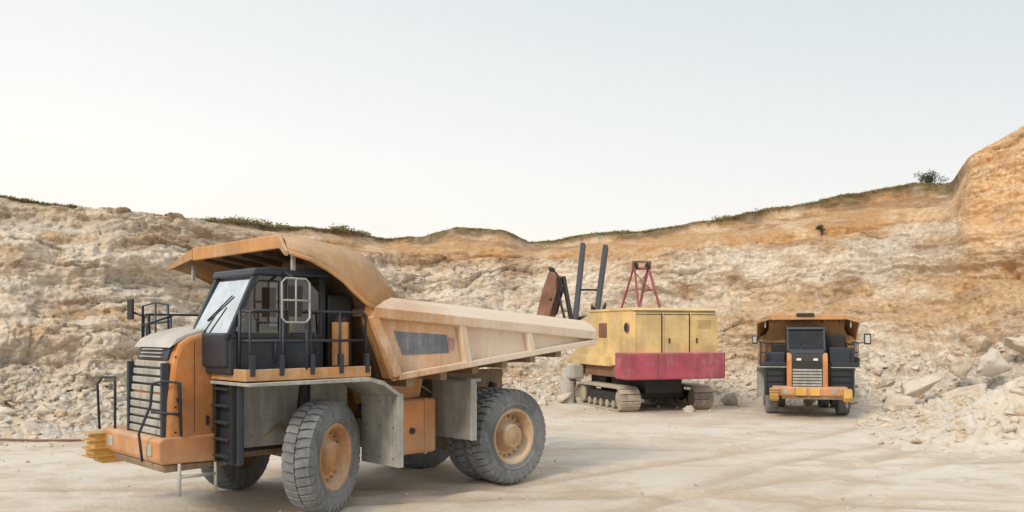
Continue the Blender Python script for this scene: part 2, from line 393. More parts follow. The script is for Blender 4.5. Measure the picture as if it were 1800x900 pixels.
        boxes("tank_straps",[(-1.75,-1.69,min(s*.74,s*1.575),max(s*.74,s*1.575),.785,1.85),(-2.3,-2.24,min(s*.74,s*1.575),max(s*.74,s*1.575),.785,1.85)],'orange',T,.01)
        cyl("tank_gauge",(-1.95,s*1.55,1.25),(-1.95,s*1.59,1.25),.06,'dark',T,16)
    box("deck",-.6,1.66,-2.1,2.1,2.37,2.43,'slate',T,.01)
    boxes("deck_edge",[(-.60,1.72,2.10,2.17,2.345,2.53),(-.6,1.72,-2.17,-2.1,2.345,2.53),(1.66,1.72,-2.1,-1.0 if second else -.70,2.345,2.53),(1.66,1.72,.98,2.1,2.345,2.53)],'slate' if second else 'orange2',T,.012)
    # cab
    a,b=(.38,1.78) if not second else (-.95,.72)
    gl='glass' if not second else 'dglass'
    boxes("cab_lower",[(.1,1.80,a,b,2.43,3.02),(1.66,1.86,a+.03,b-.03,2.55,3.10)],'slate',T,.04)
    prism("cab_roof",[(1.42,4.02),(1.38,4.14),(.12,4.18),(.02,4.12),(.02,4.04)],a-.05,b+.05,'slate',T,.03)
    pl=[]
    for v in (a+.04,b-.04):
        pl+=[((1.80,v,3.0),(1.32,v,4.06),.08,.08),((.12,v,2.95),(.12,v,4.06),.09,.09),((.82,v,2.9),(.82,v,4.06),.07,.07),((.1,v,3.05),(1.8,v,3.05),.08,.07)]
    pl+=[((1.80,a,3.04),(1.80,b,3.04),.08,.08)]
    beams("cab_pillars",pl,'slate',T)
    mobj("windshield",[(1.80,a+.08,3.09),(1.80,b-.08,3.09),(1.34,b-.08,4.02),(1.34,a+.08,4.02)],[(0,1,2,3)],'wind' if not second else 'dglass',T)
    mobj("side_windows",[(.86,b-.03,3.1),(1.72,b-.03,3.1),(1.34,b-.03,4.02),(.86,b-.03,4.02),(.17,b-.03,3.1),(.78,b-.03,3.1),(.78,b-.03,4.02),(.17,b-.03,4.02),
        (.86,a+.03,3.1),(1.72,a+.03,3.1),(1.34,a+.03,4.02),(.86,a+.03,4.02),(.17,a+.03,3.1),(.78,a+.03,3.1),(.78,a+.03,4.02),(.17,a+.03,4.02)],[(0,1,2,3),(4,5,6,7),(8,9,10,11),(12,13,14,15)],gl,T)
    box("cab_back_wall",.06,.12,a,b,2.95,4.06,'dark',T,.01)
    cv=(a+b)/2
    boxes("operator_seat",[(.45,.95,cv-.15,cv+.25,3.0,3.14),(.38,.5,cv-.13,cv+.23,3.1,3.75),(.36,.46,cv-.05,cv+.15,3.72,3.9)],'seat' if not second else 'dark',T,.05)
    if not second:
        boxes("door_blind",[(.92,1.06,b-.085,b-.07,3.2,3.92)],'light',T,.01)
        boxes("door_inner_frame",[(.80,.84,b-.06,b+.02,2.5,4.0),(.12,.16,b,b+.02,2.5,4.0),(.16,.8,b,b+.02,2.95,3.05)],'dark',T,.01)
    tubes("steering_wheel",[[(1.25-.12*math.sin(t),cv+.1+.22*math.cos(t),3.25+.18*math.sin(t)) for t in [i*math.pi/8 for i in range(17)]],[(1.25,cv+.1,3.25),(1.45,cv+.1,3.0)]],.018,'dark',T)
    tubes("wiper",[[(1.84,cv-.1,3.1),(1.62,cv+.1,3.55)],[(1.71,cv-.25,3.3),(1.52,cv+.25,3.7)]],.012,'dark',T)
    tubes("door_handle",[[(.30,b+.06,2.7),(.30,b+.06,3.3)],[(.88,b+.06,2.55),(.88,b+.06,3.9)],[(1.02,b+.05,2.6),(1.02,b+.05,3.0)]],.014,'slate',T)
    boxes("brake_cabinet",[(-.50,.0,.5,1.75,2.43,3.75),(-.45,-.05,-1.6,-.3,2.43,3.35)],'dark',T,.04)
    box("resistor_box",-.3,1.2,-1.9,-1.0,2.43,2.95,'slate',T,.04)
    cyl("air_cleaner",(-.10,1.98,2.55),(-.10,1.98,3.28),.14,'orange2',T,24)
    cyl("air_cleaner_cap",(-.10,1.98,3.28),(-.10,1.98,3.36),.11,'dark',T,24)
    cyl("exhaust_pipe",(-.3,0,2.4),(-.3,0,3.7),.11,'rust',T)
    rp=[]
    for s in (1,-1):
        v=s*2.12
        rp+=[[(-.52,v,2.5),(-.52,v,3.40),(-.45,v,3.45),(1.52,v,3.45),(1.62,v*.985,3.42),(1.64,v*.9,3.45),(1.64,s*1.82,3.45),(1.64,s*1.80,2.45)],
             [(-.52,v,2.97),(1.60,v,2.97),(1.64,s*1.80,2.97)],
             [(.0,v,2.5),(.0,v,3.45)],[(.55,v,2.5),(.55,v,3.45)],[(1.1,v,2.5),(1.1,v,3.45)],[(1.62,v,2.5),(1.62,v,3.42)]]
    tubes("guard_rails",rp,.021,'slate',T)
    boxes("rail_post_feet",[(u-.04,u+.04,2.10,2.19,2.42,2.75) for u in (-.52,0,.55,1.1,1.6)],'slate',T,.008)
    if not second:
        tubes("hood_rails",[[(1.70,-.75,2.9),(1.72,-.75,3.6),(1.72,-1.3,3.65),(1.72,-1.9,3.6),(1.72,-1.95,2.5)],[(1.72,-.75,3.3),(1.72,-1.93,3.25)],[(1.72,-1.3,2.5),(1.72,-1.3,3.65)],
        [(2.15,-.6,3.05),(2.15,-.6,3.25),(1.7,-.6,3.4)]],.018,'slate',T)
    def loop(u0,u1,v,z0,z1,c=.07):
        return [(u0+c,v,z0),(u1-c,v,z0),(u1,v,z0+c),(u1,v,z1-c),(u1-c,v,z1),(u0+c,v,z1),(u0,v,z1-c),(u0,v,z0+c),(u0+c,v,z0)]
    if not second:
        tubes("mirror_frame",[loop(.62,1.12,2.2,3.27,3.97),[(.87,2.2,3.97),(.87,2.2,3.27)],[(.62,2.2,3.62),(1.12,2.2,3.62)]],.016,'light',T)
        boxes("mirror_glass",[(.74,1.0,2.17,2.19,3.36,3.86)],'dark',T,.02)
        tubes("mirror_posts",[[(.66,2.16,2.5),(.66,2.18,3.3)],[(1.08,2.14,2.5),(1.08,2.18,3.3)],[(.87,2.2,3.95),(.87,1.85,4.08)],
         [(1.6,-2.1,3.4),(1.75,-2.35,3.5)]],.022,'slate',T)
        boxes("front_mirrors",[(1.74,1.80,-2.50,-2.25,3.35,3.75)],'dark',T,.03)
    else:
        boxes("front_mirrors",[(1.74,1.80,-2.50,-2.25,3.35,3.75),(1.74,1.80,2.35,2.65,3.35,3.85)],'dark',T,.03)
        boxes("front_mirror_lens",[(1.80,1.81,2.40,2.60,3.42,3.78),(1.80,1.81,-2.46,-2.30,3.42,3.7)],'light',T,.01)
        tubes("mirror_arm",[[(1.6,2.1,3.4),(1.75,2.4,3.45)],[(1.6,-2.1,3.4),(1.75,-2.35,3.5)]],.025,'slate',T)
        boxes("beacon",[(.86,.92,-.5,.3,4.62,4.80)],'dark',T,.02)
        boxes("brake_cabinet_side",[(1.2,1.62,.9,1.95,2.43,3.2)],'slate',T,.03)
    # -------- bed
    I=[(.82,4.68),(.3,4.66),(-.33,4.60),(-.75,4.48),(-1.02,4.31),(-1.29,4.02),(-1.61,3.67)]
    O=[(1.04,4.38),(.62,4.28),(.25,4.11),(0,3.96),(-.2,3.79),(-.45,3.60),(-.60,3.545)]
    V=[];F=[]
    cen=I+[(-1.95,3.05),(-2.3,2.45)]
    m=len(cen)
    for vv in (-1.65,-.8,0,.8,1.65):
        for k,(u,z) in enumerate(cen): V.append((u,vv,z))
    for c in range(4):
        for k in range(m-1): F.append((c*m+k,c*m+k+1,(c+1)*m+k+1,(c+1)*m+k))
    mobj("canopy_top",V,F,'canopy',T,smooth=True,solid=.05)
    for s in (1,-1):
        V=[];F=[];nn=6
        for k in range(len(I)):
            for j in range(nn+1):
                f=j/nn; bulge=.07*math.sin(math.pi*f)
                V.append((I[k][0]*(1-f)+O[k][0]*f, s*(1.65*(1-f)+2.25*f+bulge*.4), I[k][1]*(1-f)+O[k][1]*f+bulge))
        for k in range(len(I)-1):
            for j in range(nn):
                a0=k*(nn+1)+j; F.append((a0,a0+1,a0+nn+2,a0+nn+1))
        mobj("canopy_wing",V,F,'canopy',T,smooth=True,solid=.05)
        tubes("canopy_edge",[[(u,s*2.25,z) for u,z in O]],.035,'orange2',T)
        y=s*2.1
        prism("bed_side_wall",[(-.55,3.54),(-6.5,3.13),(-6.62,2.98),(-6.55,2.86),(-1.12,2.24)],min(y,s*2.02),max(y,s*2.02),'bed',T,.01)
        V=[];F=[]
        prof=[(2.10,-.20),(2.25,-.17),(2.27,0),(2.1,.15),(1.92,.24),(1.88,.16),(2.0,-.1)]
        st=[(-.60,3.54),(-1.61,3.47),(-3.0,3.375),(-4.6,3.265),(-6.5,3.13)]
        for (u,z) in st:
            for (py,pz) in prof: V.append((u,s*py,z+pz))
        L=len(prof)
        for k in range(len(st)-1):
            for j in range(L):
                F.append((k*L+j,k*L+(j+1)%L,(k+1)*L+(j+1)%L,(k+1)*L+j))
        F+=[tuple(range(L)),tuple(range((len(st)-1)*L+L-1,(len(st)-1)*L-1,-1))]
        mobj("bed_top_rail",V,F,'bed',T,bevel=.01)
        y2=s*2.17
        bl=[((-1.16,y2,2.32),(-6.5,y2,2.90),.14,.12),((-.62,y2,3.40),(-1.15,y2,2.34),.14,.16),
            ((-2.62,y2,3.30),(-2.80,y2,2.52),.13,.17),((-4.40,y2,3.18),(-4.55,y2,2.70),.13,.15),((-6.42,y2,3.1),(-6.5,y2,2.9),.13,.13)]
        beams("bed_ribs",bl,'bed',T,.02)
        mobj("bed_decal",[(-1.12,s*2.106,3.13),(-2.34,s*2.106,3.06),(-2.40,s*2.106,2.72),(-1.32,s*2.106,2.70)],[(0,1,2,3)],'smudge',T)
        mobj("bed_decal_mark",[(-2.345,s*2.106,3.02),(-2.53,s*2.106,3.0),(-2.53,s*2.106,2.78),(-2.40,s*2.106,2.76)],[(0,1,2,3)],'pink',T)
        mobj("bed_inner_wall",[(-1.5,s*1.9,3.62),(-6.4,s*1.9,3.32),(-6.5,s*1.6,2.9),(-2.2,s*1.6,2.42)],[(0,1,2,3)],'grey',T,solid=.03)
        box("canopy_post",.72,.78,s*1.9-.03,s*1.9+.03,4.12,4.42,'light',T,.005)
    boxes("canopy_lip",[(.80,.88,-1.66,1.66,4.49,4.73)],'orange2',T,.02)
    mobj("canopy_lip_sides",[(.86,1.66,4.71),(1.08,2.27,4.40),(1.08,2.27,4.32),(.86,1.66,4.52),(.86,-1.66,4.71),(1.08,-2.27,4.40),(1.08,-2.27,4.32),(.86,-1.66,4.52)],[(0,1,2,3),(4,5,6,7)],'canopy',T,solid=.05)
    pr=[(.72,4.56),(-.15,4.43),(-.40,4.04),(-.62,3.5),(-1.14,2.26)]
    V=[];F=[]
    for vv in (-2.05,2.05):
        for k,(u,z) in enumerate(pr): V.append((u,vv*(1 if k>2 else .84),z))
    for k in range(4): F.append((k,k+1,5+k+1,5+k))
    o=mobj("headboard",V,F,'canopy' if second else 'under_shade',T,solid=.05)  # near truck: shade under the canopy is put into this colour
    beams("headboard_ribs",[((-.68,v,3.45),(-1.14,v,2.4),.12,.12) for v in (-1.5,-.5,.5,1.5)]+[((-.58,-2.0,3.45),(-.58,2.0,3.45),.14,.14)]+[((.72,v,4.52),(-.1,v,4.38),.08,.12) for v in (-1.5,-.75,0,.75,1.5)],'canopy' if second else 'under_shade',T,.02)
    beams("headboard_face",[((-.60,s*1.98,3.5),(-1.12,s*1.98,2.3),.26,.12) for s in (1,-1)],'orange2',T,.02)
    prism("bed_floor",[(-1.12,2.24),(-1.3,2.4),(-6.5,2.94),(-6.55,2.86)],-2.04,2.04,'bed',T,.01)
    beams("bed_floor_beams",[((-1.5,s*.6,2.15),(-6.0,s*.6,2.64),.2,.26) for s in (1,-1)]+[((u,-1.95,2.24-(u+1.2)*.115-.08),(u,1.95,2.24-(u+1.2)*.115-.08),.16,.18) for u in (-1.6,-2.4,-3.2,-4.0,-4.8,-5.6)],'frame',T,.01)
    boxes("body_pads",[(-5.2,-3.2,s*.52-.1,s*.52+.1,1.45,2.3) for s in (1,-1)],'frame',T,.03)
    tubes("hoses",[[(-1.3,1.2,2.3),(-1.5,1.25,2.0),(-1.9,1.1,1.95),(-2.5,1.0,2.1),(-2.9,.95,1.9)],[(.9,.85,1.2),(.5,.96,1.5),(.2,.97,1.25),(-.2,.95,1.7)]],.022,'frame',T)
    return T

TR=math.atan2(-.70,-.72)
truck("haul_truck",(-4.37,15.85,0),TR,1.0,R(30))
truck("haul_truck.001",(11.25,32.6,0),math.atan2(-.962,-.272),.80,R(2),second=True)

# ---------------------------------------------------------------- excavator (old crawler shovel)
X=bpy.data.objects.new("mining_excavator",None); link(X); X.location=(5.44,35.9,0); X.rotation_euler=(0,0,R(90+18))
prism("machinery_house",[(-3,1.78),(-3,3.82),(-2.85,4.0),(1.2,4.0),(1.3,3.9),(3,3.55),(3,1.78)],-1.8,1.8,'houseyel',X,.05)
prism("roof_cap",[(-3.06,3.96),(-2.95,4.07),(1.2,4.07),(1.28,3.98)],-1.86,1.86,'houseyel',X,.02)
seams=[]
for y in (-1.77,-.62,.58,1.77): seams.append((-3.035,-2.995,y-.025,y+.025,1.9,3.9))
for x in (-1.9,-.7,.5,1.7): seams.append((x-.025,x+.025,1.795,1.83,1.8,3.6 if x>1.3 else 3.95))
boxes("house_ribs",seams,'houseyel',X,.008)
boxes("panel_seams",[(-3.014,-2.99,-.59,-.545,1.9,3.85),(-3.014,-2.99,.61,.655,1.9,3.85),(-3.012,-2.99,-1.7,1.7,3.80,3.825),(-1.87,-1.83,1.79,1.814,1.8,3.9)],'dark',X,0)
boxes("door_handles",[(-3.05,-3.0,.3,.34,2.7,2.9),(-3.05,-3.0,-.9,-.86,2.7,2.9)],'dark',X,.005)
boxes("vent_louvres",[(-3.03,-3.0,-1.5,-.9,3.3+i*.07,3.33+i*.07) for i in range(5)],'houseyel',X,.004)
o=cyl("exhaust_opening",(-2.4,1.78,3.3),(-2.4,1.86,3.3),.20,'rust',X,24)
o=cyl("exhaust_hole",(-2.4,1.86,3.3),(-2.4,1.868,3.3),.16,'dark',X,24)
box("side_window",-.5,.3,1.79,1.825,2.9,3.5,'rust',X,.02)
box("counterweight",-3.42,-2.2,-1.92,2.25-.0,1.32,2.34,'red',X,.06)
boxes("counterweight_seams",[(-3.44,-3.40,-.6,-.57,1.35,2.3),(-3.44,-3.40,1.0,1.03,1.35,2.3)],'rust',X,.002)
box("revolving_frame",-2.8,2.9,-1.6,1.7,1.30,1.79,'rust',X,.04)
box("side_skirt",-1.0,3.1,1.78,1.95,1.75,2.15,'houseyel',X,.02)
o=cyl("slewing_ring",(.0,0,.95),(0,0,1.32),1.25,'dark',X,36)
box("car_body",-1.5,1.5,-1.2,1.2,.45,1.0,'dark',X,.06)
for s in (1,-1):
    L=2.35;r=.46;path=[]
    yc=s*1.62
    for i in range(9): a=math.pi/2+math.pi*i/8; path.append((-L+r+ r*math.cos(a),r+.02+r*math.sin(a)))
    for i in range(9): a=-math.pi/2+math.pi*i/8; path.append((L-r+r*math.cos(a),r+.02+r*math.sin(a)))
    P=[Vector((a,0,b)) for a,b in path]+[Vector((path[0][0],0,path[0][1]))]
    tot=sum((P[i+1]-P[i]).length for i in range(len(P)-1)); nsh=40; lst=[]
    def at(d):
        d%=tot
        for i in range(len(P)-1):
            l=(P[i+1]-P[i]).length
            if d<=l: return P[i]+(P[i+1]-P[i])*(d/l)
            d-=l
        return P[-1]
    for k in range(nsh):
        p0=at(tot*k/nsh);p1=at(tot*(k+.88)/nsh)
        lst.append(((p0.x,yc,p0.z),(p1.x,yc,p1.z),.85,.09))
    beams("crawler_shoes",lst,'track',X,.01)
    box("crawler_frame",-1.8,1.8,yc-.22,yc+.22,.28,.72,'dark',X,.05)
    for x in (-1.9,1.9):
        cyl("idler_wheel",(x,yc-.28,.48),(x,yc+.28,.48),.38,'track',X,24)
    for x in (-1.2,-.6,0,.6,1.2):
        cyl("track_roller",(x,yc-.25,.24),(x,yc+.25,.24),.15,'track',X,16)
gz=4.0
beams("gantry",[((-.2,1.05,gz),(-.9,.80,5.75),.07,.07),((-.2,.25,gz),(-.9,.15,5.75),.07,.07),((-1.9,1.05,gz),(-1.0,.80,5.7),.08,.08),((-1.9,.10,gz),(-1.0,.15,5.7),.08,.08),
  ((-.95,.86,5.72),(-.95,.08,5.72),.10,.10),((-1.45,.9,4.85),(-1.45,.12,4.85),.06,.06),((-1.9,1.0,4.1),(-1.0,.2,5.5),.04,.04),((-1.6,.15,4.6),(-1.1,.8,5.5),.04,.04),
  ((-.5,.92,4.8),(-1.45,.92,4.85),.05,.05),((-.5,.18,4.8),(-1.45,.14,4.85),.05,.05)],'redf',X,.008)
for y in (.2,.72): cyl("sheave",(-.95,y-.04,5.82),(-.95,y+.04,5.82),.15,'dark',X,20)
beams("gantry_head",[((-.95,.05,6.0),(-.95,.85,6.0),.08,.07),((-.95,.08,5.7),(-.95,.08,6.02),.07,.07),((-.95,.84,5.7),(-.95,.84,6.02),.07,.07)],'rust',X)
beams("boom",[((3.3,1.72,3.0),(5.47,.345,7.35),.22,.32),((3.2,.73,3.3),(5.14,-.69,7.25),.22,.32),((4.3,1.05,5.1),(4.1,.1,5.1),.08,.10)],'slate',X,.02)
beams("boom_foot",[((2.9,1.3,1.9),(3.3,1.72,3.05),.2,.25),((2.9,.6,3.2),(3.3,.75,3.4),.2,.2)],'slate',X,.02)
boxes("boom_winch",[(3.0,3.6,.4,1.4,3.45,3.85),(2.6,3.1,.1,.9,3.62,4.1)],'dark',X,.05)
tubes("winch_hoses",[[(3.0,1.0,3.8),(3.1,.9,4.3),(3.5,.6,4.15),(3.7,.4,3.6)],[(2.8,.6,4.0),(3.0,.3,4.4),(3.4,.2,4.05)]],.05,'dark',X)
beams("dipper_stick",[((3.5,1.7,3.4),(4.5,1.75,5.7),.16,.2),((3.6,1.95,3.4),(4.7,2.1,5.6),.10,.1),((4.3,2.5,4.6),(4.4,1.6,5.2),.1,.1),((4.2,1.5,4.2),(4.3,2.2,5.9),.07,.07)],'dark',X,.02)
bk=bpy.data.objects.new("bucket",None); link(bk,X); bk.location=(4.8,2.35,4.85); bk.rotation_euler=(0,R(-14),R(50))
prism("bucket_shell",[(-.40,-.95),(-.46,.2),(-.30,.95),(.1,1.1),(.12,1.0),(-.22,.82),(-.36,.15),(-.28,-.82),(.22,-.9),(.22,-1.0)],-.40,.40,'rust',bk,.02)
for s in (1,-1): prism("bucket_cheek",[(-.40,-.95),(-.46,.2),(-.30,.95),(.1,1.1),(.22,.2),(.22,-1.0)],s*.42-.03,s*.42+.03,'rust',bk,.01)
beams("bucket_teeth",[((.08,y,1.05),(.2,y,1.28),.08,.06) for y in (-.33,-.11,.11,.33)],'dark',bk)
beams("bucket_ribs",[((-.50,y,-.8),(-.52,y,.3),.08,.06) for y in (-.25,.25)]+[((-.52,-.42,-.2),(-.52,.42,-.2),.06,.08)],'dark',bk)
for k,(x,y) in enumerate([(2.6,2.3),(3.2,2.0)]):
    cyl("oil_drum",(x,y,.0),(x,y,.95+.5*k),.34,'palestone',X,24)
boxes("front_ballast",[(2.0,2.8,1.75,2.3,1.1,1.75)],'palestone',X,.08)
boxes("undergear",[(-2.2,-.6,-.7,.9,.7,1.3),(.8,2.3,-.9,1.3,.75,1.3)],'dark',X,.05)

# ---------------------------------------------------------------- terrain (quarry wall)
# t=X/Y bearing, then (Y,z) break points: foot, rubble top, cliff top, bank foot, rim
C=[(-2.4,14,17,1.0,21,8,22.5,8.3,26,9.9),
(-1.4,20,23,1.0,28,8,30,8.3,34,9.9),
(-.9,23,26,1.1,32,8.3,34,8.6,37,9.8),
(-.6,26,29,1.07,36,8.4,38,8.7,41,9.58),
(-.467,26.8,30,.9,38,8.1,40,8.4,45,9.5),
(-.333,30,34,.9,43,8.1,45,8.4,51,9.65),
(-.2,34,38,.9,48,7.9,51,8.2,57,10.0),
(-.14,36,40,.9,50,7.6,54,7.9,62,9.85),
(-.10,37,40.5,.9,50,7.5,54,7.8,61,9.95),
(-.067,38,41,.9,50,7.4,55,7.8,60,10.55),
(-.007,39,42,.8,51,7.4,55,7.7,60,10.35),
(.02,39.5,42.5,.8,51,7.4,56,7.7,62,9.75),
(.1,40,43,.8,51,7.5,55,7.9,61,10.2),
(.2,40,43,.8,50,7.9,54,8.1,60,10.75),
(.333,39,42,1.0,50,8.4,53,8.7,60,12.1),
(.467,37,40,1.6,48,9.0,51,9.5,57,13.05),
(.515,35.5,39,2.0,46,9.2,49,9.9,55,12.85),
(.533,34.5,38,2.2,44,9.4,46,10.1,49,13.2),
(.60,32.5,36,2.5,42,9.7,43.5,10.5,47,14.4),
(.80,28,32,2.5,37,10,39,11,43,15.3),
(1.4,22,26,2.5,30,10,32,11,36,15),
(2.4,15,18,2,22,10,24,11,28,15)]
C=np.array(C)
ts=np.concatenate([np.linspace(-2.4,-.72,120,endpoint=False),np.linspace(-.72,.72,1150,endpoint=False),np.linspace(.72,2.4,130)])
def ci(k): 
    return np.interp(ts,C[:,0],C[:,k])
def smooth(a,n=9):
    k=np.ones(n)/n; return np.convolve(np.pad(a,n//2,mode='edge'),k,'valid')
foot=smooth(ci(1),25);y1=smooth(ci(2),25);z1=ci(3);y2=smooth(ci(4),13);z2=smooth(ci(5),13);y3=smooth(ci(6),13);z3=smooth(ci(7),13);y4=smooth(ci(8),9);z4=smooth(ci(9),7)
z4=z4+.16*fbm(ts*25,ts*0,ts*0,4,200)
secs=[(foot-5,foot*0-.35,foot,foot*0+.02,10),(foot,foot*0+.02,y1,z1,42),(y1,z1,y2,z2,190),(y2,z2,y3,z3,24),(y3,z3,y4,z4,80),(y4,z4,y4+18,z4-.4,16),(y4+18,z4-.4,y4+300,z4-6,5),(y4+300,z4-6,y4+1200,z4-40,2)]
rowsY=[];rowsZ=[];rowsS=[]
for si,(ya,za,yb,zb,n) in enumerate(secs):
    for k in range(n):
        f=k/n; g=f
        if si==2:
            g=f+.09*np.sin(2*math.pi*(f*2+fbm(ts*3,ts*0,ts*0,2,5)*.6))*(4*f*(1-f))
        if si==4: g=f-.16*math.sin(2*math.pi*f)
        rowsY.append(ya+(yb-ya)*g); rowsZ.append(za+(zb-za)*f); rowsS.append(np.full(ts.shape,si+f))
rowsY.append(secs[-1][2]);rowsZ.append(secs[-1][3]);rowsS.append(np.full(ts.shape,8.0))
GY=np.array(rowsY);GZ=np.array(rowsZ);S=np.array(rowsS);TT=np.broadcast_to(ts,GY.shape);GX=TT*GY
nr,nc=GY.shape
rock=sst(1.0,2.2,S)*(1-sst(2.95,3.4,S)); bank=sst(3.2,4.1,S)*(1-sst(4.75,5.0,S)); rub=sst(.2,1.2,S)*(1-sst(1.9,2.4,S)); back=sst(4.9,5.2,S)
hump=sst(.515,.545,TT)
rock=np.maximum(rock,hump*sst(3.0,3.3,S)*(1-sst(4.8,5,S)))
wx=GX+fbm(GX*.3,GY*.3,GZ*.3,2,70)*1.5
wz=GZ+.5*fbm(GX*.2,GY*.2,GZ*.5,3,71)
d=1.5*fbm(GX*.13,GY*.13,GZ*.16,3,1)*rock
ridge=1-2*np.abs(fbm(wx*.22,GY*.15,GZ*.45,5,2))
d+=.65*ridge*rock
r2=fbm(wx*.6,GY*.5,GZ*1.0,6,11)
d+=.70*r2*rock+.45*np.abs(fbm(wx*.8+GZ*.4,GY*.5,GZ*1.3,5,14))*rock
q=wz*1.5+.9*fbm(GX*.10,GY*.05,GZ*.1,3,3)+TT*1.5
fl=np.floor(q);fr=q-fl
cx_=np.floor(wx*.16+fl*.37)
l0=h3(fl,fl*0,cx_,9);l1=h3(fl+1,fl*0,cx_,9)
ledge_amt=.35+.65*sst(-.2,.25,fbm(GX*.1,GY*.1,GZ*.3,2,12))
d+=.60*(l0+(l1-l0)*sst(.8,1.0,fr)-.5)*rock*ledge_amt
b1,e1,v1=vor(wx*.40,GY*.30,wz*1.5,20); b2,e2,v2=vor(GX*1.5+fbm(GX,GY,GZ,2,8)*1.2,GY*1.1,wz*3.4,30)
b3,e3,v3=vor(GX*4.2,GY*3,GZ*6,60)
frac=.30+.70*sst(-.05,.25,fbm(GX*.2,GY*.2,GZ*.3,3,13))
d+=(.48*(v1-.5)-.10*(1-sst(0,.12,e1)))*rock*frac
d+=(.22*(v2-.5)-.05*(1-sst(0,.12,e2)))*(rock*frac+.15*bank)
d+=.09*(v3-.5)*(rock+rub*.8)
d+=.18*fbm(GX*1.8,GY*1.8,GZ*2.6,4,40)*(1-.6*back)
d+=bank*(.35*fbm(GX*.9,GY*.12,GZ*.25,4,41)+.5*fbm(GX*.15,GY*.1,GZ*.1,2,42)+.35*fbm(GX*.3,GY*.1,GZ*2.5,3,43))
d*=1-.9*back
zz=rub*(.40*fbm(GX*.5,GY*.5,GY*0,4,50)+.18*v2*.8+.10*v3)
zz+=.22*fbm(GX*.35,GY*.12,GX*0,4,51)*sst(4.5,5,S)*(1-sst(6.5,7,S))
zz*=sst(.02,.5,S)
nrm=np.sqrt(TT**2+1)
PX=GX-TT/nrm*d;PY=GY-d/nrm;PZ=GZ+.30*d+zz
verts=np.stack([PX,PY,PZ],-1).reshape(-1,3)
idx=np.arange(nr*nc).reshape(nr,nc)
faces=np.stack([idx[:-1,:-1],idx[:-1,1:],idx[1:,1:],idx[1:,:-1]],-1).reshape(-1,4)
def gridmesh(name,verts,faces):
    me=bpy.data.meshes.new(name); me.vertices.add(len(verts)); me.vertices.foreach_set("co",verts.astype(np.float32).ravel())
    me.loops.add(faces.size); me.loops.foreach_set("vertex_index",faces.astype(np.int32).ravel())
    me.polygons.add(len(faces)); me.polygons.foreach_set("loop_start",np.arange(0,faces.size,faces.shape[1],dtype=np.int32))
    me.update(calc_edges=True); me.validate(); return me
me=gridmesh("quarry_wall",verts,faces)
def L(a,b,f): return a*(1-f[...,None])+np.array(b)*f[...,None]
col=np.zeros((nr,nc,3))+np.array((.80,.72,.61))
n1=fbm(GX*.12,GY*.12,GZ*.2,4,80);n2=fbm(GX*.5,GY*.4,GZ*1.3,5,81);n3=fbm(GX*.25,GY*.2,GZ*.08,4,82)
col=L(col,(.64,.50,.36),sst(0,.32,n2)*.8)
col=L(col,(.64,.60,.545),sst(.05,.35,fbm(GX*.3,GY*.3,GZ*.8,3,83))*.6)
stain=sst(.10,.36,n1+.45*n2)*.6
right=sst(.18,.34,TT)*sst(1.3,2.0,S)*(1-sst(2.50,2.70,S+.15*n2+.1*n3))
stain=np.maximum(stain,right*sst(-.22,.25,n3+.35*n2)*.85)
col=L(col,(.64,.41,.20),stain*np.maximum(rock,rub*.4))
col=L(col,(.40,.26,.15),np.clip(sst(.25,.48,fbm(GX*.5,GY*.3,GZ*.8,5,85)+.12*stain),0,1)*.6*rock)
col=L(col,(.46,.31,.19),(1-sst(0.0,.04,np.abs(fbm(wx*.25+GZ*.5,GY*.1,GZ*.5,5,89))))*.4*rock)
top=sst(2.80,3.1,S+.1*n2)
soil=np.zeros((nr,nc,3))+np.array((.58,.35,.165))
soil=L(soil,(.42,.245,.125),sst(-.05,.3,fbm(GX*.3,GY*.1,GZ*1.8,4,86)))
soil=L(soil,(.70,.52,.33),sst(.05,.35,fbm(GX*.5,GY*.3,GZ*.5,4,87)))
leftness=(1-sst(-.35,-.12,TT))*.6
soil=L(soil,(.58,.46,.32),leftness)
col=col*(1-top[...,None])+soil*top[...,None]
humpf=hump*sst(2.3,2.9,S)
col=col*(1-humpf[...,None])+(np.zeros_like(col)+np.array((.80,.54,.31)))*humpf[...,None]*(1+.35*n2[...,None])
grass=sst(4.66,4.90,S+.25*fbm(GX*.6,GY*.2,GZ*0,3,88))*(1-hump)
col=L(col,(.16,.12,.06),grass*.85)
col=L(col,(.22,.21,.08),sst(4.9,5.3,S)*sst(-.2,.3,n3)*.8*(1-hump))
rr_=rub*(1-.5*sst(1.6,2,S)); col=L(col,(.76,.71,.63),rr_*.75)
a=me.color_attributes.new("albedo",'FLOAT_COLOR','POINT')
a.data.foreach_set("color",np.concatenate([np.clip(col,0.02,.88),np.ones((nr,nc,1))],-1).astype(np.float32).ravel())
m,n,b=newmat("quarry_rock")
at_=N(n,"ShaderNodeAttribute"); at_.attribute_name="albedo"; co=objco(n)
f1=noise(n,co,3.5,8,.75,.4); f2=noise(n,co,.8,4,.6)
v_=N(n,"ShaderNodeTexVoronoi"); v_.feature='DISTANCE_TO_EDGE'
wv=N(n,"ShaderNodeVectorMath",operation='ADD'); ns=N(n,"ShaderNodeTexNoise"); ns.inputs["Scale"].default_value=1.5; n.links.new(co,ns.inputs["Vector"]); n.links.new(objco(n,(.8,.8,2.8)),wv.inputs[0]); n.links.new(ns.outputs["Color"],wv.inputs[1])
n.links.new(wv.outputs[0],v_.inputs[0]); v_.inputs["Scale"].default_value=1.3
c=mix(n,maprange(n,f1,.34,.66,0,1),(.74,.70,.65),(1.14,1.13,1.12)); cc=mix(n,1.0,at_.outputs["Color"],c,'MULTIPLY')
cc=mix(n,maprange(n,f2,.45,.7,0,.28),cc,(.80,.74,.66))
